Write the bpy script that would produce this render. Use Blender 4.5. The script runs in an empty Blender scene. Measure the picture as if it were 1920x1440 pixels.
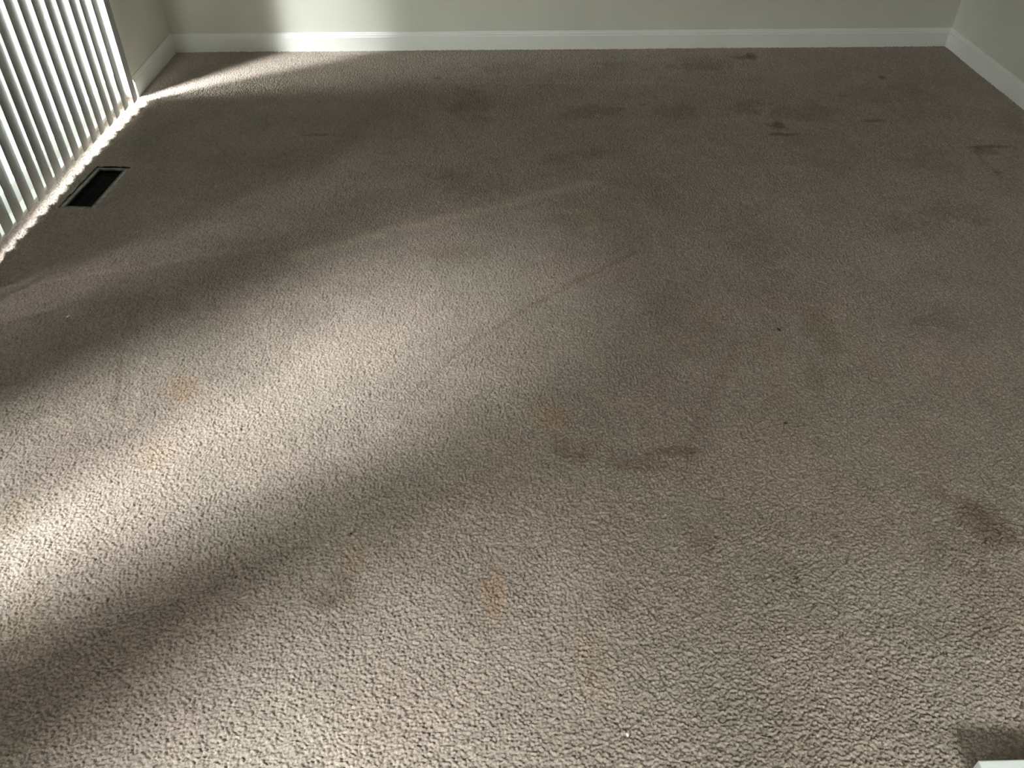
import bpy, math, random
import numpy as np
from mathutils import Vector, Matrix

C = bpy.context.scene.collection
SC = bpy.context.scene
random.seed(7)
RNG = np.random.default_rng(11)

# ------------------------------------------------------------------ camera
CAM_H = 1.55
cam_data = bpy.data.cameras.new('camera')
cam = bpy.data.objects.new('camera', cam_data)
C.objects.link(cam)
cam_data.sensor_width = 36.0
cam_data.lens = 1565.95 / 1920 * 36.0
cam_data.clip_start = 0.02
YAW, PITCH, ROLL = 0.02289, 0.70405, -0.00026
_f = Vector((math.sin(YAW) * math.cos(PITCH), math.cos(YAW) * math.cos(PITCH), -math.sin(PITCH)))
_r = Vector((math.cos(YAW), -math.sin(YAW), 0))
_u = _r.cross(_f)
_r2 = _r * math.cos(ROLL) + _u * math.sin(ROLL)
_u2 = -_r * math.sin(ROLL) + _u * math.cos(ROLL)
m3 = Matrix((_r2, _u2, -_f)).transposed()
cam.matrix_world = Matrix.Translation((0, 0, CAM_H)) @ m3.to_4x4()
SC.camera = cam

# ------------------------------------------------------------------ world, daylight, exposure
SC.view_settings.view_transform = 'Standard'
SC.view_settings.look = 'None'
SC.view_settings.gamma = 1.0
SC.view_settings.use_curve_mapping = False
SC.view_settings.exposure = 0.0

# low hazy sun on the blind side: it comes in only past the ends and through the gaps of the closed vanes
SUN_AZ, SUN_EL, SUN_E, SUN_ANG = math.radians(39.5), math.radians(41), 28.0, 15.0
sd = bpy.data.lights.new('sun', 'SUN')
sd.energy = SUN_E; sd.angle = math.radians(SUN_ANG); sd.color = (1.0, 0.965, 0.955)
sun = bpy.data.objects.new('sun', sd); C.objects.link(sun)
_d = Vector((math.cos(SUN_AZ) * math.cos(SUN_EL), math.sin(SUN_AZ) * math.cos(SUN_EL), -math.sin(SUN_EL)))
sun.rotation_euler = _d.to_track_quat('-Z', 'Y').to_euler(); sun.location = (-6, -3, 4)
# bright patches of low sky: (direction the light travels, height, spread of height, tightness, radiance)
SKY_LOBES = [(math.radians(90), 0.50, 0.09, 30.0, 150.0), (math.radians(52), 0.28, 0.15, 60.0, 60.0), (math.radians(20), 0.27, 0.15, 34.0, 230.0)]
SKY_BASE = 0.25
world = bpy.data.worlds.new('daylight')
SC.world = world
world.use_nodes = True
nt = world.node_tree
nt.nodes.clear()
def wn(t, **k):
    n = nt.nodes.new(t)
    for a, b in k.items(): setattr(n, a, b)
    return n
def wm(op, a, b=None, c=None):
    n = wn('ShaderNodeMath', operation=op)
    for i, v in enumerate((a, b, c)):
        if v is None: continue
        if isinstance(v, (int, float)): n.inputs[i].default_value = v
        else: nt.links.new(v, n.inputs[i])
    return n.outputs[0]
tc = wn('ShaderNodeTexCoord')
sep = wn('ShaderNodeSeparateXYZ')
nt.links.new(tc.outputs['Generated'], sep.inputs[0])
X, Y, Z = sep.outputs
hl = wm('MAXIMUM', wm('SQRT', wm('ADD', wm('MULTIPLY', X, X), wm('MULTIPLY', Y, Y))), 0.001)
above = wm('GREATER_THAN', Z, 0.0)
tot = SKY_BASE
for az_, z_, w_, p_, i_ in SKY_LOBES:
    azc = wm('DIVIDE', wm('ADD', wm('MULTIPLY', X, -math.cos(az_)), wm('MULTIPLY', Y, -math.sin(az_))), hl)
    lobe = wm('POWER', wm('MAXIMUM', azc, 0.0), p_)
    e = wm('DIVIDE', wm('SUBTRACT', Z, z_), w_)
    el = wm('EXPONENT', wm('MULTIPLY', wm('MULTIPLY', e, e), -1.0))
    tot = wm('ADD', wm('MULTIPLY', wm('MULTIPLY', lobe, el), i_), tot)
stren = wm('MULTIPLY', tot, above)
bg = wn('ShaderNodeBackground')
bg.inputs[0].default_value = (1.0, 0.98, 0.93, 1)
nt.links.new(stren, bg.inputs[1])
wo = wn('ShaderNodeOutputWorld')
nt.links.new(bg.outputs[0], wo.inputs[0])
world.cycles.sampling_method = 'MANUAL'
world.cycles.sample_map_resolution = 512

# room plan (metres)
WXL, WXR, WYB, WYF, CEIL = -1.720, 2.494, 4.645, -2.6, 2.44
TH = 0.13
DOOR_Y0, DOOR_Y1, DOOR_H = 0.42, 4.00, 2.05
WIN_Y0, WIN_Y1, WIN_Z0, WIN_Z1 = -1.90, -0.08, 0.10, 2.05
# window behind the camera
BW_X0, BW_X1, BW_Z0, BW_Z1 = 0.1, 2.0, 0.9, 2.1
SC.cycles.use_denoising = True
SC.cycles.max_bounces = 10
SC.cycles.diffuse_bounces = 5
SC.cycles.transparent_max_bounces = 16

# ------------------------------------------------------------------ materials
def mat(name):
    m = bpy.data.materials.new(name); m.use_nodes = True
    return m, m.node_tree, m.node_tree.nodes['Principled BSDF']
def noise(t, scale, detail=3, rough=0.5, vec=None):
    n = t.nodes.new('ShaderNodeTexNoise')
    n.inputs['Scale'].default_value = scale; n.inputs['Detail'].default_value = detail
    n.inputs['Roughness'].default_value = rough
    if vec is not None: t.links.new(vec, n.inputs['Vector'])
    return n
def objco(t):
    return t.nodes.new('ShaderNodeTexCoord').outputs['Object']
def ramp(t, fac, stops):
    r = t.nodes.new('ShaderNodeValToRGB')
    els = r.color_ramp.elements
    while len(els) < len(stops): els.new(0.5)
    for q, (p_, c_) in zip(els, stops):
        q.position = p_; q.color = tuple(c_) + (1,)
    t.links.new(fac, r.inputs[0])
    return r.outputs[0]
def bump(t, h, strength, dist, bsdf):
    b = t.nodes.new('ShaderNodeBump')
    b.inputs['Strength'].default_value = strength; b.inputs['Distance'].default_value = dist
    t.links.new(h, b.inputs['Height']); t.links.new(b.outputs[0], bsdf.inputs['Normal'])
def painted(name, c0, c1, rough, bscale=300, bdist=0.0004):
    m, t, b = mat(name)
    co = objco(t)
    t.links.new(ramp(t, noise(t, 3, 4, vec=co).outputs[0], [(0.35, c0), (0.65, c1)]), b.inputs['Base Color'])
    b.inputs['Roughness'].default_value = rough
    bump(t, noise(t, bscale, 2, vec=co).outputs[0], 0.4, bdist, b)
    return m
M_WALL = painted('wall_paint', (0.63, 0.63, 0.565), (0.67, 0.67, 0.605), 0.7, 220, 0.0006)
M_CEIL = painted('ceiling_paint', (0.76, 0.76, 0.73), (0.80, 0.80, 0.77), 0.9, 120, 0.001)
M_TRIM = painted('trim_paint', (0.78, 0.79, 0.77), (0.82, 0.83, 0.81), 0.35, 60, 0.0002)
M_FRAME = painted('door_frame_vinyl', (0.72, 0.73, 0.72), (0.76, 0.77, 0.76), 0.4, 60, 0.0001)
M_GROUND = painted('patio_concrete', (0.095, 0.10, 0.095), (0.13, 0.135, 0.13), 0.9, 60, 0.002)
M_BOX = painted('white_box_paint', (0.80, 0.83, 0.86), (0.84, 0.87, 0.90), 0.35, 60, 0.0001)

def make_carpet():
    m, t, b = mat('carpet_pile')
    co = objco(t)
    at = t.nodes.new('ShaderNodeAttribute'); at.attribute_name = 'soil_and_light'
    fib = ramp(t, noise(t, 330, 4, 0.7, co).outputs[0], [(0.30, (0.27, 0.226, 0.200)), (0.52, (0.385, 0.328, 0.292)), (0.72, (0.50, 0.436, 0.394))])
    blot = ramp(t, noise(t, 5.0, 5, 0.6, co).outputs[0], [(0.30, (0.88, 0.88, 0.85)), (0.70, (1.05, 1.03, 1.02))])
    mx = t.nodes.new('ShaderNodeMix'); mx.data_type = 'RGBA'; mx.blend_type = 'MULTIPLY'; mx.inputs[0].default_value = 1
    t.links.new(fib, mx.inputs[6]); t.links.new(blot, mx.inputs[7])
    mx2 = t.nodes.new('ShaderNodeMix'); mx2.data_type = 'RGBA'; mx2.blend_type = 'MULTIPLY'; mx2.inputs[0].default_value = 1
    t.links.new(mx.outputs[2], mx2.inputs[6]); t.links.new(at.outputs['Color'], mx2.inputs[7])
    t.links.new(mx2.outputs[2], b.inputs['Base Color'])
    b.inputs['Roughness'].default_value = 0.95
    b.inputs['Specular IOR Level'].default_value = 0.1
    b.inputs['Sheen Weight'].default_value = 0.12
    b.inputs['Sheen Roughness'].default_value = 0.5
    bump(t, noise(t, 420, 3, 0.6, co).outputs[0], 0.7, 0.0022, b)
    return m
M_CARPET = make_carpet()

def make_vane():
    m, t, b = mat('vane_pvc')
    co = objco(t)
    t.links.new(ramp(t, noise(t, 40, 3, vec=co).outputs[0], [(0.3, (0.34, 0.36, 0.345)), (0.7, (0.39, 0.41, 0.395))]), b.inputs['Base Color'])
    b.inputs['Roughness'].default_value = 0.45
    mp = t.nodes.new('ShaderNodeMapping'); mp.inputs['Scale'].default_value = (1, 1, 0.45)
    t.links.new(co, mp.inputs[0])
    n = noise(t, 140, 4, 0.6, mp.outputs[0])
    bump(t, n.outputs[0], 0.8, 0.003, b)
    tr = t.nodes.new('ShaderNodeBsdfTranslucent'); tr.inputs[0].default_value = (0.55, 0.60, 0.60, 1)
    mx = t.nodes.new('ShaderNodeMixShader'); mx.inputs[0].default_value = VANE_T
    out = t.nodes['Material Output']
    t.links.new(b.outputs[0], mx.inputs[1]); t.links.new(tr.outputs[0], mx.inputs[2])
    t.links.new(mx.outputs[0], out.inputs[0])
    return m
VANE_T = 0.003
M_VANE = make_vane()

def make_glass():
    m, t, b = mat('window_glass')
    tr = t.nodes.new('ShaderNodeBsdfTransparent'); tr.inputs[0].default_value = (0.93, 0.96, 0.95, 1)
    gl = t.nodes.new('ShaderNodeBsdfGlossy'); gl.inputs['Roughness'].default_value = 0.01
    lw = t.nodes.new('ShaderNodeLayerWeight'); lw.inputs[0].default_value = 0.5
    pw = t.nodes.new('ShaderNodeMath'); pw.operation = 'POWER'; pw.inputs[1].default_value = 5.0
    t.links.new(lw.outputs['Facing'], pw.inputs[0])
    fr = t.nodes.new('ShaderNodeMath'); fr.operation = 'MULTIPLY_ADD'; fr.inputs[1].default_value = 0.9; fr.inputs[2].default_value = 0.04
    t.links.new(pw.outputs[0], fr.inputs[0])
    mx = t.nodes.new('ShaderNodeMixShader')
    t.links.new(fr.outputs[0], mx.inputs[0]); t.links.new(tr.outputs[0], mx.inputs[1]); t.links.new(gl.outputs[0], mx.inputs[2])
    t.links.new(mx.outputs[0], t.nodes['Material Output'].inputs[0])
    return m
M_GLASS = make_glass()

def metal(name, c0, c1, rough, metallic=1.0):
    m, t, b = mat(name)
    co = objco(t)
    t.links.new(ramp(t, noise(t, 35, 4, vec=co).outputs[0], [(0.35, c0), (0.65, c1)]), b.inputs['Base Color'])
    b.inputs['Roughness'].default_value = rough; b.inputs['Metallic'].default_value = metallic
    return m
M_VENT = metal('galvanised_metal', (0.16, 0.165, 0.15), (0.32, 0.33, 0.31), 0.5, 0.6)
M_BLACK = metal('dark_enamel', (0.003, 0.003, 0.003), (0.006, 0.006, 0.006), 0.6, 0.0)
M_BLACK.node_tree.nodes["Principled BSDF"].inputs["Specular IOR Level"].default_value = 0.1
M_DEBRIS_D = metal('dark_debris', (0.015, 0.012, 0.010), (0.04, 0.032, 0.026), 0.7, 0.0)
M_DEBRIS_W = metal('pale_debris', (0.80, 0.78, 0.72), (0.90, 0.88, 0.84), 0.6, 0.0)

# ------------------------------------------------------------------ mesh helpers
class MB:
    def __init__(s): s.v = []; s.f = []
    def box(s, x0, x1, y0, y1, z0, z1):
        b = len(s.v)
        s.v += [(x0, y0, z0), (x1, y0, z0), (x1, y1, z0), (x0, y1, z0), (x0, y0, z1), (x1, y0, z1), (x1, y1, z1), (x0, y1, z1)]
        s.f += [tuple(b + i for i in q) for q in ((0, 3, 2, 1), (4, 5, 6, 7), (0, 1, 5, 4), (1, 2, 6, 5), (2, 3, 7, 6), (3, 0, 4, 7))]
        return s
    def sweep(s, prof, path, closed_caps=True):
        """prof: list of (a, z) with a the distance from the wall; path: list of (point, inward normal)."""
        b = len(s.v); n = len(prof)
        for P, N in path:
            for a, z in prof: s.v.append((P[0] + N[0] * a, P[1] + N[1] * a, z))
        for i in range(len(path) - 1):
            for j in range(n):
                k = (j + 1) % n
                s.f.append((b + i * n + j, b + i * n + k, b + (i + 1) * n + k, b + (i + 1) * n + j))
        if closed_caps:
            s.f.append(tuple(b + j for j in range(n))[::-1]); s.f.append(tuple(b + (len(path) - 1) * n + j for j in range(n)))
        return s
    def build(s, name, m, parent=None, bevel=0, smooth=False, kind=None):
        me = bpy.data.meshes.new(name); me.from_pydata(s.v, [], s.f); me.validate(); me.update()
        o = bpy.data.objects.new(name, me); C.objects.link(o); me.materials.append(m)
        if parent: o.parent = parent
        if bevel:
            d = o.modifiers.new('bevel', 'BEVEL'); d.width = bevel; d.segments = 3; d.limit_method = 'ANGLE'
        if smooth:
            for p_ in me.polygons: p_.use_smooth = True
        if kind: o['kind'] = kind
        return o
def empty(name, loc, label=None, cat=None, group=None, kind=None):
    o = bpy.data.objects.new(name, None); C.objects.link(o); o.location = loc
    if label: o['label'] = label
    if cat: o['category'] = cat
    if group: o['group'] = group
    if kind: o['kind'] = kind
    return o

CSTEP = 0.0022        # spacing of the carpet mesh
VANE_ANG = 9.5
# nearly closed vanes: (from, to, turn in degrees, gap)
DOOR_RUNS = [(0.52, 0.80, -36, 0.0), (0.80, 0.98, -14, 0.0), (0.98, 1.2, -15.5, 0.0), (1.2, 1.42, -9, 0.0), (1.42, 1.95, -0.5, 0.0), (1.95, 2.2, -3.5, 0.0), (2.2, 2.430, 0, -0.0005)]
WIN_RUNS = [(-1.88, -0.9, -42, 0.004), (-0.9, -0.3, -27, 0.0), (-0.3, -0.06, -19, 0.0)]
STAINS = [
    (1.281, 3.599, 0.034, 0.035, (0.55, 0.53, 0.5), 1.0),
    (1.267, 3.508, 0.057, 0.011, (0.55, 0.53, 0.5), 1.0),
    (1.337, 4.481, 0.068, 0.024, (0.55, 0.53, 0.5), 0.9),
    (1.384, 4.496, 0.02, 0.041, (0.55, 0.53, 0.5), 0.9),
    (0.537, 3.799, 0.112, 0.075, (0.62, 0.54, 0.45), 0.45),
    (0.86, 3.785, 0.105, 0.075, (0.62, 0.54, 0.45), 0.4),
    (1.177, 3.803, 0.088, 0.076, (0.62, 0.54, 0.45), 0.5),
    (1.069, 4.345, 0.138, 0.054, (0.62, 0.54, 0.45), 0.5),
    (0.394, 3.74, 0.104, 0.086, (0.62, 0.54, 0.45), 0.35),
    (0.322, 3.524, 0.059, 0.045, (1.0, 0.88, 0.84), 0.6),
    (0.276, 3.27, 0.078, 0.06, (0.76, 0.77, 0.64), 0.6),
    (0.059, 4.369, 0.124, 0.077, (0.62, 0.54, 0.45), 0.3),
    (-0.088, 3.91, 0.114, 0.229, (0.76, 0.77, 0.64), 0.7),
    (2.148, 3.361, 0.078, 0.013, (0.55, 0.53, 0.5), 0.9),
    (2.103, 3.314, 0.041, 0.031, (0.55, 0.53, 0.5), 0.6),
    (2.071, 3.119, 0.022, 0.014, (0.55, 0.53, 0.5), 0.6),
    (-0.353, 1.124, 0.045, 0.043, (0.62, 0.54, 0.45), 0.55),
    (-0.384, 1.094, 0.029, 0.021, (0.62, 0.54, 0.45), 0.4),
    (0.795, 1.256, 0.01, 0.013, (0.55, 0.53, 0.5), 0.8),
    (0.466, 1.543, 0.053, 0.018, (0.62, 0.54, 0.45), 0.8),
    (0.357, 1.495, 0.069, 0.027, (0.62, 0.54, 0.45), 0.5),
    (0.202, 1.541, 0.07, 0.043, (0.62, 0.54, 0.45), 0.35),
    (1.006, 2.03, 0.046, 0.162, (0.62, 0.54, 0.45), 0.35),
    (1.511, 2.725, 0.075, 0.079, (0.62, 0.54, 0.45), 0.4),
    (1.755, 2.78, 0.091, 0.073, (0.62, 0.54, 0.45), 0.35),
    (0.927, 1.852, 0.034, 0.073, (0.62, 0.54, 0.45), 0.35),
    (1.359, 2.106, 0.101, 0.062, (0.62, 0.54, 0.45), 0.35),
    (0.572, 2.979, 0.126, 0.124, (0.62, 0.54, 0.45), 0.25),
    (-0.058, 3.061, 0.192, 0.101, (0.62, 0.54, 0.45), 0.35),
    (-0.277, 3.184, 0.131, 0.073, (0.62, 0.54, 0.45), 0.2),
    (-0.11, 2.52, 0.112, 0.063, (0.62, 0.54, 0.45), 0.25),
    (-0.28, 4.219, 0.016, 0.022, (0.55, 0.53, 0.5), 0.7),
    (-0.773, 3.55, 0.061, 0.011, (0.55, 0.53, 0.5), 0.6),
    (-0.763, 4.547, 0.128, 0.021, (0.55, 0.53, 0.5), 0.4),
    (1.74, 3.648, 0.054, 0.018, (0.62, 0.54, 0.45), 0.8),
    (1.696, 3.947, 0.026, 0.013, (0.55, 0.53, 0.5), 0.5),
    (1.968, 4.173, 0.016, 0.022, (0.6, 0.3, 0.25), 0.8),
    (1.426, 3.747, 0.149, 0.086, (0.62, 0.54, 0.45), 0.4),
    (0.631, 4.394, 0.084, 0.047, (0.62, 0.54, 0.45), 0.4),
    (0.773, 4.313, 0.055, 0.03, (0.55, 0.53, 0.5), 0.3),
    (1.126, 4.422, 0.168, 0.095, (0.76, 0.77, 0.64), 0.5),
    (1.957, 3.962, 0.155, 0.135, (0.76, 0.77, 0.64), 0.4),
    (-0.243, 3.396, 0.023, 0.021, (0.55, 0.53, 0.5), 0.5),
    (0.427, 3.317, 0.036, 0.041, (0.62, 0.54, 0.45), 0.4),
    (-0.339, 3.468, 0.163, 0.109, (0.76, 0.77, 0.64), 0.3),
    (0.148, 1.676, 0.041, 0.064, (1.06, 0.87, 0.68), 0.9),
    (0.163, 1.582, 0.042, 0.044, (0.62, 0.54, 0.45), 0.35),
    (-0.016, 1.113, 0.026, 0.059, (1.06, 0.87, 0.68), 0.85),
    (-0.897, 1.842, 0.04, 0.071, (1.06, 0.87, 0.68), 0.7),
    (-0.884, 1.566, 0.039, 0.055, (1.06, 0.87, 0.68), 0.45),
    (0.185, 0.926, 0.033, 0.072, (1.06, 0.87, 0.68), 0.35),
    (0.253, 1.079, 0.029, 0.041, (0.62, 0.54, 0.45), 0.4),
    (0.83, 1.955, 0.048, 0.077, (1.0, 0.88, 0.84), 0.6),
    (0.794, 1.761, 0.038, 0.068, (1.0, 0.88, 0.84), 0.7),
    (0.232, 1.564, 0.056, 0.04, (1.0, 0.88, 0.84), 0.6),
    (-1.186, 1.356, 0.036, 0.076, (1.03, 0.97, 0.8), 0.6),
    (-1.033, 1.055, 0.057, 0.08, (1.03, 0.97, 0.8), 0.45),
    (-0.331, 1.216, 0.027, 0.043, (1.06, 0.87, 0.68), 0.5),
    (0.47, 1.26, 0.057, 0.048, (0.62, 0.54, 0.45), 0.3),
    (1.19, 1.276, 0.07, 0.062, (0.62, 0.54, 0.45), 0.55),
    (1.083, 1.238, 0.113, 0.079, (0.62, 0.54, 0.45), 0.3),
    (0.787, 1.528, 0.084, 0.117, (1.0, 0.88, 0.84), 0.5),
    (1.098, 1.848, 0.028, 0.121, (1.0, 0.88, 0.84), 0.6),
    (-0.702, 2.043, 0.098, 0.108, (1.38, 1.36, 1.33), 0.3),
    (0.343, 2.773, 0.12, 0.048, (0.76, 0.77, 0.64), 0.4),
    (0.598, 2.095, 0.1, 0.168, (0.62, 0.54, 0.45), 0.2),
    (0.933, 2.567, 0.095, 0.218, (0.62, 0.54, 0.45), 0.3),
    (0.477, 2.437, 0.073, 0.085, (1.38, 1.36, 1.33), 0.15),
    (0.652, 1.141, 0.048, 0.073, (0.62, 0.54, 0.45), 0.2),
    (1.094, 1.074, 0.094, 0.069, (0.62, 0.54, 0.45), 0.3),
    (0.954, 0.996, 0.102, 0.026, (0.62, 0.54, 0.45), 0.25),
    (-0.95, 4.064, 0.156, 0.069, (1.0, 0.88, 0.84), 0.4),
    (-1.176, 1.717, 0.117, 0.066, (1.38, 1.36, 1.33), 0.2),
    (0.114, 2.078, 0.132, 0.166, (0.76, 0.77, 0.64), 0.2),
    (-1.083, 1.37, 0.065, 0.069, (1.38, 1.36, 1.33), 0.25),
    (-0.377, 2.036, 0.195, 0.188, (1.38, 1.36, 1.33), 0.12),
    (1.432, 3.294, 0.136, 0.205, (0.76, 0.77, 0.64), 0.5),
    (1.84, 3.233, 0.112, 0.15, (0.62, 0.54, 0.45), 0.3),
    (2.359, 3.603, 0.048, 0.117, (0.76, 0.77, 0.64), 0.4),
    (-0.938, 1.073, 0.025, 0.019, (1.38, 1.36, 1.33), 0.5),
    (-1.173, 2.253, 0.138, 0.061, (0.62, 0.54, 0.45), 0.2),
    (-1.44, 2.115, 0.083, 0.042, (1.38, 1.36, 1.33), 0.2),
]
STREAKS = [
    ([(-1.645, 2.356), (-1.439, 2.416), (-1.208, 2.477), (-0.941, 2.582)], 0.012, (1.38, 1.36, 1.33), 0.3),  # painted light: pale line where the blind's shadow ends
    ([(-0.688, 2.534), (-0.368, 2.711), (-0.056, 2.843), (0.172, 2.966), (0.401, 3.055)], 0.03, (1.38, 1.36, 1.33), 0.6),  # painted light: same edge carried on across the carpet
    ([(0.401, 3.055), (0.548, 2.957), (0.602, 2.767), (0.582, 2.54)], 0.03, (1.38, 1.36, 1.33), 0.25),
    ([(0.268, 2.836), (0.347, 2.813), (0.367, 2.713)], 0.03, (1.38, 1.36, 1.33), 0.35),
    ([(-0.225, 1.826), (-0.115, 1.977), (-0.002, 2.103), (0.12, 2.222), (0.328, 2.407), (0.502, 2.549)], 0.01, (0.62, 0.54, 0.45), 0.42),
    ([(-0.16, 1.902), (-0.051, 2.028), (0.049, 2.136)], 0.008, (1.38, 1.36, 1.33), 0.35),
    ([(1.092, 1.381), (1.157, 1.318), (1.173, 1.268)], 0.03, (0.62, 0.54, 0.45), 0.5),
    ([(0.791, 0.987), (0.83, 1.032)], 0.004, (0.55, 0.53, 0.5), 0.6),
    ([(0.673, 1.163), (0.668, 1.126)], 0.006, (0.55, 0.53, 0.5), 0.6),
    ([(-1.256, 1.708), (-1.202, 1.712), (-1.155, 1.674), (-1.146, 1.633)], 0.006, (1.38, 1.36, 1.33), 0.5),
    ([(-1.008, 1.671), (-1.014, 1.758), (-1.059, 1.986)], 0.008, (1.38, 1.36, 1.33), 0.4),
    ([(-1.054, 1.736), (-1.128, 1.975)], 0.01, (0.62, 0.54, 0.45), 0.5),
    ([(-0.925, 2.292), (-0.911, 2.246), (-0.881, 2.216)], 0.005, (0.55, 0.53, 0.5), 0.5),
    ([(-0.961, 2.165), (-0.938, 2.174), (-0.917, 2.159)], 0.005, (0.55, 0.53, 0.5), 0.5),
    ([(0.464, 1.44), (0.542, 1.635), (0.73, 2.01)], 0.02, (0.62, 0.54, 0.45), 0.25),
    ([(-0.385, 4.177), (0.202, 4.156), (0.998, 4.116)], 0.01, (1.38, 1.36, 1.33), 0.3),
    ([(2.074, 3.341), (2.041, 3.228), (2.062, 3.105)], 0.012, (0.55, 0.53, 0.5), 0.5),
]

# ------------------------------------------------------------------ room shell
B = -0.30   # walls reach below the carpet
wl = MB()
wl.box(WXL - 0.055, WXL, DOOR_Y1, WYB + TH, B, CEIL)
wl.box(WXL - TH, WXL - 0.055, DOOR_Y1 + 0.10, WYB + TH, B, CEIL)     # the door frame sits in a rebate
wl.box(WXL - TH, WXL, WIN_Y1, DOOR_Y0, B, CEIL)
wl.box(WXL - TH, WXL, WYF - TH, WIN_Y0, B, CEIL)
wl.box(WXL - TH, WXL, DOOR_Y0, DOOR_Y1, DOOR_H, CEIL)
wl.box(WXL - TH, WXL - 0.055, DOOR_Y1, DOOR_Y1 + 0.10, DOOR_H, CEIL)
wl.box(WXL - TH, WXL - 0.055, DOOR_Y1, DOOR_Y1 + 0.10, B, -0.02)
wl.box(WXL - TH, WXL, DOOR_Y0, DOOR_Y1, B, -0.02)
wl.box(WXL - TH, WXL, WIN_Y0, WIN_Y1, WIN_Z1, CEIL)
wl.box(WXL - TH, WXL, WIN_Y0, WIN_Y1, B, WIN_Z0)
def tag_s(o, label):
    o['kind'] = 'structure'; o['label'] = label; return o
tag_s(wl.build('wall_left', M_WALL), 'off-white painted wall with the sliding door and blinds, on the left')
tag_s(MB().box(WXL, WXR, WYB, WYB + TH, B, CEIL).build('wall_back', M_WALL), 'off-white painted wall across the far end of the carpet')
tag_s(MB().box(WXR, WXR + TH, WYF - TH, WYB + TH, B, CEIL).build('wall_right', M_WALL), 'off-white painted wall on the right, in dim light')
wf = MB()
wf.box(WXL, BW_X0, WYF - TH, WYF, B, CEIL).box(BW_X1, WXR, WYF - TH, WYF, B, CEIL)
wf.box(BW_X0, BW_X1, WYF - TH, WYF, B, BW_Z0).box(BW_X0, BW_X1, WYF - TH, WYF, BW_Z1, CEIL)
tag_s(wf.build('wall_front', M_WALL), 'off-white painted wall behind the viewer')
tag_s(MB().box(WXL - TH, WXR + TH, WYF - TH, WYB + TH, CEIL, CEIL + 0.1).build('ceiling', M_CEIL), 'white ceiling')
g = MB().box(-14, 14, -14, 14, -0.34, -0.30).build('ground', M_GROUND); tag_s(g, 'grey concrete patio outside the sliding door')

tag_s(MB().box(-4.15, -4.0, -5.0, 0.85, -0.32, 2.15).build('wall_light_blocker', M_GROUND), 'added grey wall outside, out of view, blocking low sky light from the near vanes')  # unseen wall, added to keep low sky light off the near vanes

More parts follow.
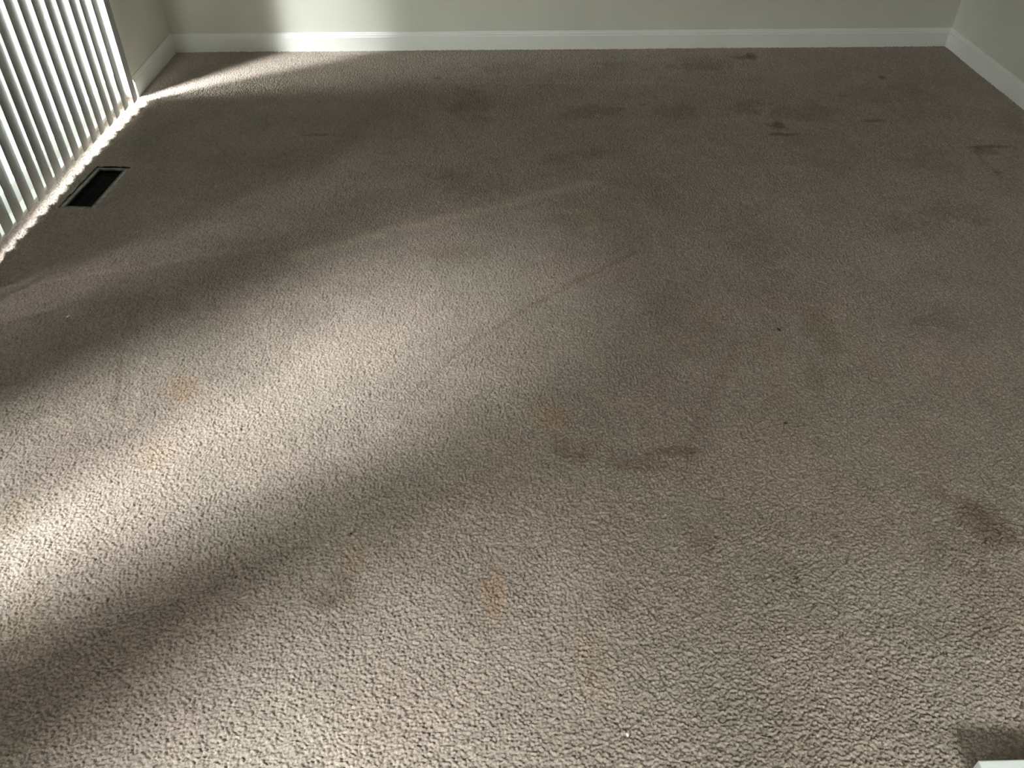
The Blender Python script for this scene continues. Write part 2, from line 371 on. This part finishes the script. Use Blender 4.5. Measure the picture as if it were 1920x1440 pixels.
# ------------------------------------------------------------------ carpet
VC = (-1.588, 3.081); VA = math.atan2(-0.026, 0.358)      # vent centre and turn
VW, VL = 0.146, 0.360
def vent_local(x, y):
    dx, dy = x - VC[0], y - VC[1]
    c, s = math.cos(-VA), math.sin(-VA)
    return dx * c - dy * s, dx * s + dy * c
def vnoise(x, y, s, seed):
    """smooth value noise, about -1..1"""
    g = np.random.default_rng(seed).uniform(-1, 1, (256, 256))
    u, v = x / s, y / s
    i, j = np.floor(u).astype(int), np.floor(v).astype(int)
    a, b = u - i, v - j
    a = a * a * (3 - 2 * a); b = b * b * (3 - 2 * b)
    i0, j0, i1, j1 = i & 255, j & 255, (i + 1) & 255, (j + 1) & 255
    return (g[i0, j0] * (1 - a) + g[i1, j0] * a) * (1 - b) + (g[i0, j1] * (1 - a) + g[i1, j1] * a) * b
def make_floor():
    xs = np.arange(WXL - 0.052, WXR + 0.004, CSTEP)
    ys = [WYF]
    while ys[-1] < 0.3: ys.append(ys[-1] + 0.05)
    while ys[-1] < WYB + 0.002:
        ys.append(ys[-1] + CSTEP * (0.85 + 0.30 * max(0, ys[-1] - 0.6)))
    ys = np.array(ys)
    nx, ny = len(xs), len(ys)
    X, Y = np.meshgrid(xs, ys)
    fine = Y > 0.3
    # twisted tufts: rounded bumps on a jittered grid, seen as the nearest tuft's dome
    T = 0.0052
    wx = X + 0.0012 * vnoise(X, Y, 0.009, 5); wy = Y + 0.0012 * vnoise(X, Y, 0.009, 6)
    gi, gj = np.floor(wx / T).astype(int), np.floor(wy / T).astype(int)
    gr = np.random.default_rng(3)
    JX, JY, HH, RR, YC = (gr.uniform(0, 1, (512, 512)) for _ in range(5))
    best = np.zeros_like(X); yarn = np.full(X.shape, 0.80)
    for di in (-1, 0, 1):
        for dj in (-1, 0, 1):
            a, b = gi + di, gj + dj
            ia, ib = a & 511, b & 511
            cx, cy = (a + 0.05 + 0.9 * JX[ia, ib]) * T, (b + 0.05 + 0.9 * JY[ia, ib]) * T
            d2 = ((wx - cx) ** 2 + (wy - cy) ** 2) / (T * (0.52 + 0.36 * RR[ia, ib])) ** 2
            h = (0.40 + 0.60 * HH[ia, ib]) * np.maximum(0, 1 - d2) ** 0.6
            yarn = np.where(h > best, 0.82 + 0.36 * YC[ia, ib], yarn)
            best = np.maximum(best, h)
    Zh = -0.0060 + 0.0072 * best + 0.0008 * vnoise(X, Y, 0.0035, 12)
    Zh += 0.0007 * vnoise(X, Y, 0.045, 8) + 0.0012 * vnoise(X, Y, 0.35, 9)
    Zh = np.where(fine, Zh, 0)
    # traffic soil, spills, pile marks and pale painted edges of the light
    soil_and_light = np.ones((ny, nx, 3)) * np.where(fine, yarn, 1.0)[..., None]     # yarns differ a little in colour
    n1, n2 = vnoise(X, Y, 0.03, 21), vnoise(X, Y, 0.09, 22)
    n3, n4 = vnoise(X, Y, 0.012, 23), vnoise(X, Y, 0.05, 24)
    for (cx, cy, rx, ry, col, s) in STAINS:
        k = 2.2
        i0, i1 = np.searchsorted(xs, (cx - k * rx, cx + k * rx)); j0, j1 = np.searchsorted(ys, (cy - k * ry, cy + k * ry))
        sl = (slice(j0, j1), slice(i0, i1))
        d = np.sqrt(((X[sl] - cx) / rx) ** 2 + ((Y[sl] - cy) / ry) ** 2)
        d = d + 0.42 * n1[sl] + 0.45 * n2[sl] + 0.25 * n3[sl]
        w = np.clip(1.45 - d, 0, 1); w = w * w * (3 - 2 * w) * s * (1.0 if col[0] < 0.8 else 0.8)
        soil_and_light[sl] *= 1 - w[..., None] * (1 - np.array(col))
    for (path, wd, col, s) in STREAKS:
        P = np.array(path)
        lo, hi = P.min(0) - 3 * wd, P.max(0) + 3 * wd
        i0, i1 = np.searchsorted(xs, (lo[0], hi[0])); j0, j1 = np.searchsorted(ys, (lo[1], hi[1]))
        sl = (slice(j0, j1), slice(i0, i1))
        x, y = X[sl] + 0.010 * n4[sl] + 0.004 * n3[sl], Y[sl] + 0.010 * n2[sl] + 0.004 * n1[sl]
        dm = np.full(x.shape, 9.0)
        for a, b in zip(P[:-1], P[1:]):
            e_ = b - a
            t = np.clip(((x - a[0]) * e_[0] + (y - a[1]) * e_[1]) / (e_ @ e_ + 1e-9), 0, 1)
            dm = np.minimum(dm, np.hypot(x - a[0] - t * e_[0], y - a[1] - t * e_[1]))
        w = np.exp(-(dm / wd) ** 2) * s
        soil_and_light[sl] *= 1 - w[..., None] * (1 - np.array(col))
    # worn patchiness of an old carpet
    tr = vnoise(X, Y, 0.16, 31) * 0.6 + vnoise(X, Y, 0.07, 32) * 0.4
    soil_and_light *= (1 + 0.05 * tr)[..., None]
    tint = vnoise(X, Y, 0.22, 33)
    soil_and_light[..., 0] *= 1 + 0.025 * tint; soil_and_light[..., 1] *= 1 - 0.012 * tint
    lx, ly = vent_local(X, Y)
    idx = np.arange(nx * ny).reshape(ny, nx)
    q = np.stack([idx[:-1, :-1], idx[:-1, 1:], idx[1:, 1:], idx[1:, :-1]], -1)
    fx = 0.006 * (vnoise(Y, X, 0.02, 41) * 0.5 + 0.5)
    hole = (np.abs(lx) < VW / 2 - fx * 0.6) & (np.abs(ly) < VL / 2 - fx * 0.4)
    keep = ~(hole[:-1, :-1] & hole[1:, 1:])
    q = q[keep].reshape(-1, 4)
    me = bpy.data.meshes.new('floor')
    me.vertices.add(nx * ny); me.loops.add(q.size); me.polygons.add(len(q))
    me.vertices.foreach_set('co', np.stack([X, Y, Zh], -1).astype(np.float32).ravel())
    me.loops.foreach_set('vertex_index', q.astype(np.int32).ravel())
    me.polygons.foreach_set('loop_start', np.arange(0, q.size, 4, dtype=np.int32))
    me.polygons.foreach_set('use_smooth', np.ones(len(q), dtype=bool))
    me.update(calc_edges=True)
    at = me.color_attributes.new('soil_and_light', 'FLOAT_COLOR', 'POINT')
    cc = np.ones((nx * ny, 4), np.float32); cc[:, :3] = soil_and_light.reshape(-1, 3)
    at.data.foreach_set('color', cc.ravel())
    me.materials.append(M_CARPET)
    o = bpy.data.objects.new('floor', me); C.objects.link(o)
    tag_s(o, 'worn beige-grey carpet with stains and traffic marks')
    return o
make_floor()

# ------------------------------------------------------------------ baseboards
BH = 0.0915
prof = [(0, -0.01), (0.015, -0.01), (0.015, 0.066), (0.0145, 0.069), (0.0105, 0.0725), (0.0105, 0.0765), (0.0085, 0.0815), (0.0055, 0.0850), (0.0045, BH - 0.001), (0.003, BH), (0, BH)]
def board(name, p0, p1, N, label, m0=0, m1=0):
    """m0, m1: mitre slope along the run at each end"""
    d = Vector((p1[0] - p0[0], p1[1] - p0[1])).normalized()
    b = MB(); n = len(prof)
    for P, m in ((p0, m0), (p1, m1)):
        for a, z in prof: b.v.append((P[0] + N[0] * a + d[0] * a * m, P[1] + N[1] * a + d[1] * a * m, z))
    for j in range(n):
        k = (j + 1) % n; b.f.append((j, k, n + k, n + j))
    b.f.append(tuple(range(n))); b.f.append(tuple(range(n, 2 * n))[::-1])
    return tag_s(b.build(name, M_TRIM), label)
board('baseboard_back', (WXL, WYB), (WXR, WYB), (0, -1), 'white moulded baseboard along the far wall', 1, -1)
board('baseboard_left', (WXL, DOOR_Y1 + 0.002), (WXL, WYB), (1, 0), 'white moulded baseboard between the blinds and the far corner', 0, -1)
board('baseboard_left', (WXL, WIN_Y0 - 0.7), (WXL, DOOR_Y0 - 0.002), (1, 0), 'white moulded baseboard left of the viewer, beside the door', 0, 0)
board('baseboard_right', (WXR, WYF), (WXR, WYB), (-1, 0), 'white moulded baseboard along the right wall', 1, -1)
board('baseboard_front', (WXL, WYF), (WXR, WYF), (0, 1), 'white moulded baseboard behind the viewer', 1, -1)

# ------------------------------------------------------------------ sliding door and windows
def slider(name, y0, y1, z0, z1, n, label):
    root = empty(name, (WXL - 0.095, (y0 + y1) / 2, z0), kind='structure'); root['label'] = label
    L = lambda b: b
    ox, oy, oz = root.location
    fr = MB(); w = 0.045
    fr.box(-0.03, 0.03, y0 - oy, y0 - oy + w, 0, z1 - z0).box(-0.03, 0.03, y1 - oy - w, y1 - oy, 0, z1 - z0)
    fr.box(-0.03, 0.03, y0 - oy, y1 - oy, z1 - z0 - w, z1 - z0).box(-0.03, 0.045, y0 - oy, y1 - oy, -0.02, 0.012)
    fr.build('door_frame' if 'door' in name else 'window_frame', M_FRAME, root, 0.002)
    pw = (y1 - y0) / n
    for i in range(n):
        a, b = y0 - oy + i * pw, y0 - oy + (i + 1) * pw
        xo = -0.012 if i % 2 else 0.012
        s = MB(); st = 0.055
        s.box(xo - 0.011, xo + 0.011, a, a + st, 0.012, z1 - z0 - w).box(xo - 0.011, xo + 0.011, b - st, b, 0.012, z1 - z0 - w)
        s.box(xo - 0.011, xo + 0.011, a, b, 0.012, 0.092).box(xo - 0.011, xo + 0.011, a, b, z1 - z0 - w - 0.06, z1 - z0 - w)
        so = s.build('sash', M_FRAME, root, 0.002)
        MB().box(xo - 0.003, xo + 0.003, a + st, b - st, 0.092, z1 - z0 - w - 0.06).build('pane', M_GLASS, so)
    return root
slider('door_1', DOOR_Y0, DOOR_Y1 + 0.10, 0.0, DOOR_H, 2, 'white sliding glass door behind the vertical blinds')
slider('window_1', WIN_Y0, WIN_Y1, WIN_Z0, WIN_Z1, 1, 'window in the left wall beside the viewer')
rw = empty('window_2', ((BW_X0 + BW_X1) / 2, WYF - 0.095, BW_Z0), kind='structure'); rw['label'] = 'window in the wall behind the viewer'
hw, hh = (BW_X1 - BW_X0) / 2, BW_Z1 - BW_Z0
fr = MB().box(-hw, -hw + 0.05, -0.03, 0.03, 0, hh).box(hw - 0.05, hw, -0.03, 0.03, 0, hh).box(-hw, hw, -0.03, 0.03, 0, 0.05).box(-hw, hw, -0.03, 0.03, hh - 0.05, hh).box(-0.025, 0.025, -0.02, 0.02, 0, hh)
fr.build('window_frame', M_FRAME, rw, 0.002)
MB().box(-hw + 0.05, hw - 0.05, -0.003, 0.003, 0.05, hh - 0.05).build('pane', M_GLASS, rw)

# ------------------------------------------------------------------ vertical blind
TOPZ = 2.02
blind = empty('vertical_blind', (-1.69, 3.25, TOPZ), 'vertical blind of tall pale vanes over the bright glass door on the left', 'blind')
MB().box(-0.022, 0.022, DOOR_Y0 + 0.01 - 3.25, DOOR_Y1 - 0.01 - 3.25, -0.02, 0.028).build('headrail', M_FRAME, blind, 0.003)
def vane_mesh(length, seed):
    rr = random.Random(seed)
    n, w, sag, th = 10, 0.089, 0.0055, 0.0008
    b = MB()
    zs = [0, -length * 0.33, -length * 0.66, -length]
    for side in (1, -1):
        for z in zs:
            for i in range(n + 1):
                t = i / n - 0.5
                b.v.append((sag * (1 - 4 * t * t) + side * th / 2, t * w, z))
    m = n + 1; h = len(zs) * m
    for r in range(len(zs) - 1):
        for i in range(n):
            a = r * m + i
            b.f.append((a, a + 1, a + m + 1, a + m)); a += h
            b.f.append((a, a + m, a + m + 1, a + 1))
    for i in range(n):
        for r in (0, len(zs) - 1):
            a = r * m + i; q = (a, a + h, a + h + 1, a + 1); b.f.append(q if r == 0 else q[::-1])
    for r in range(len(zs) - 1):
        for i in (0, n):
            a = r * m + i; q = (a, a + m, a + m + h, a + h); b.f.append(q if i == 0 else q[::-1])
    return b
VANE_W = 0.089
def hang_vane(root, cx, cy, a, length, top):
    v = vane_mesh(length, 0).build('vane', M_VANE, root, smooth=True)
    v.location = (cx - root.location.x, cy - root.location.y, top - root.location.z); v.rotation_euler = (0, 0, a)
    c_ = MB().box(-0.004, 0.004, -0.008, 0.008, -0.03, 0.005).build('carrier_clip', M_FRAME, v)
    c_.location = (0.0055, 0, 0)
    return v
# measured near lower corners of the vanes, far to near
TIPS = [(-1.670, 3.846), (-1.684, 3.758), (-1.691, 3.668), (-1.694, 3.583), (-1.701, 3.496), (-1.704, 3.410), (-1.711, 3.327), (-1.716, 3.242),
        (-1.722, 3.161), (-1.724, 3.069), (-1.724, 2.985), (-1.725, 2.901), (-1.730, 2.816), (-1.736, 2.731), (-1.740, 2.646), (-1.742, 2.560), (-1.742, 2.474), (-1.742, 2.388)]
for i, (tx, ty) in enumerate(TIPS):
    a = math.radians(VANE_ANG + random.uniform(-1.2, 1.2))     # turned: far edge lies closer to the glass
    hang_vane(blind, tx - math.sin(a) * VANE_W / 2, ty + math.cos(a) * VANE_W / 2, a, TOPZ - 0.025 - 0.03, TOPZ - 0.025)
def closed_run(root, x, runs, bottom):
    """nearly closed vanes; runs = (y0, y1, turn in degrees, gap between neighbouring vanes)"""
    y = runs[0][0]
    for y0, y1, turn, gap in runs:
        a = math.radians(turn); w = VANE_W * math.cos(a)
        while y < y1 - 0.02:
            hang_vane(root, x, y + w / 2, a, TOPZ - 0.025 - bottom, TOPZ - 0.025)
            y += w + gap
closed_run(blind, -1.765, DOOR_RUNS, 0.012)
sb = empty('vertical_blind', (-1.735, (WIN_Y0 + WIN_Y1) / 2, TOPZ), 'closed vertical blind over the narrow window beside the viewer', 'blind')
MB().box(-0.014, 0.022, WIN_Y0 + 0.005 - sb.location.y, WIN_Y1 - 0.005 - sb.location.y, -0.02, 0.028).build('headrail', M_FRAME, sb, 0.003)
closed_run(sb, -1.745, WIN_RUNS, WIN_Z0 + 0.004)

# ------------------------------------------------------------------ floor vent
vent = empty('floor_vent', (VC[0], VC[1], -0.009), 'dark metal floor register set in the carpet beside the vertical blind', 'vent')
vent.rotation_euler = (0, 0, VA)
fr = MB(); W, Ln, fw = VW / 2 - 0.001, VL / 2 - 0.001, 0.026
def ringbox(b, w0, l0, w1, l1, z0, z1):
    b.box(-w0, -w1, -l0, l0, z0, z1).box(w1, w0, -l0, l0, z0, z1).box(-w1, w1, -l0, -l1, z0, z1).box(-w1, w1, l1, l0, z0, z1)
ringbox(fr, W, Ln, W - fw * 0.7, Ln - fw * 0.7, -0.002, 0.001)
ringbox(fr, W - fw * 0.7, Ln - fw * 0.7, W - fw * 0.7 - 0.002, Ln - fw * 0.7 - 0.002, -0.03, 0.004)
fr.build('frame', M_VENT, vent)
du = MB(); w_, l_ = W - fw * 0.7 - 0.002, Ln - fw * 0.7 - 0.002
ringbox(du, w_, l_, w_ - 0.0015, l_ - 0.0015, -0.22, -0.004)
du.box(-w_, w_, -l_, l_, -0.225, -0.22)
du.build('duct', M_BLACK, vent)
gr = MB(); k = -l_ + 0.012
while k < l_ - 0.008:
    gr.box(-w_ + 0.002, w_ - 0.002, k, k + 0.003, -0.016, -0.006); k += 0.0125
for xx in (-0.02, 0.02): gr.box(xx - 0.0015, xx + 0.0015, -l_ + 0.002, l_ - 0.002, -0.018, -0.008)
gr.build('louver_grille', M_BLACK, vent)
MB().box(-0.006, 0.006, -Ln + 0.004, -Ln + 0.012, 0.0, 0.006).build('damper_lever', M_VENT, vent).location = (0.035, 0, 0.002)

# ------------------------------------------------------------------ white board, bottom right
bx = empty('white_board', (0.864 + 0.3, 0.696 - 0.2, 0), 'thick white board lying on the carpet, only one corner in view at bottom right', 'board')
MB().box(-0.300, 0.300, -0.200, 0.200, 0.012, 0.044).build('panel', M_BOX, bx, 0.003)
MB().box(-0.294, 0.294, -0.194, 0.194, 0.0, 0.012).build('backing', M_BOX, bx, 0.001)

# ------------------------------------------------------------------ litter on the carpet
def crumb(name, x, y, r, m, label, cat, sx=1, sy=1, sz=0.7, seed=0):
    import bmesh
    bm = bmesh.new(); bmesh.ops.create_icosphere(bm, subdivisions=2, radius=r)
    rr = random.Random(seed)
    for v in bm.verts:
        k = 1 + rr.uniform(-0.25, 0.25); v.co = Vector((v.co.x * k * sx, v.co.y * k * sy, v.co.z * k * sz))
    me = bpy.data.meshes.new(name); bm.to_mesh(me); bm.free(); me.materials.append(m)
    for p_ in me.polygons: p_.use_smooth = True
    o = bpy.data.objects.new(name, me); C.objects.link(o); o.location = (x, y, r * sz * 0.5 + 0.001)
    o.rotation_euler = (0, 0, rr.uniform(0, 3)); o['label'] = label; o['category'] = cat; o['group'] = 'litter on the carpet'
    return o
crumb('crumb', 0.2387, 0.7800, 0.0035, M_DEBRIS_W, 'white crumb on the carpet near the bottom edge, largest pale speck', 'crumb', 0.8, 1.3, seed=1)
crumb('grit', 0.116, 0.863, 0.0032, M_DEBRIS_D, 'dark square bit of grit on the pale carpet at bottom centre', 'grit', seed=2)
crumb('leaf_fragment', 0.875, 2.064, 0.0055, M_DEBRIS_D, 'black leaf scrap lying on the dim carpet right of centre', 'leaf', 1.5, 0.6, 0.5, seed=3)
crumb('grit', 0.779, 1.640, 0.0035, M_DEBRIS_D, 'black speck of grit on the carpet just below the black leaf scrap', 'grit', seed=4)
crumb('lint', -1.356, 2.186, 0.0050, M_DEBRIS_W, 'white lint speck on the shaded carpet at the left, below the blind', 'lint', 1.4, 0.6, 0.5, seed=5)
crumb('grit', -0.352, 1.284, 0.0028, M_DEBRIS_D, 'tiny black speck beside the orange tinged patch, left of centre', 'grit', seed=6)
crumb('lint', 0.285, 2.069, 0.0028, M_DEBRIS_W, 'tiny pale fleck in the middle of the carpet', 'lint', seed=7)
crumb('crumb', 0.509, 0.843, 0.0020, M_DEBRIS_W, 'small pale crumb at lower right, left of the white board', 'crumb', seed=8)
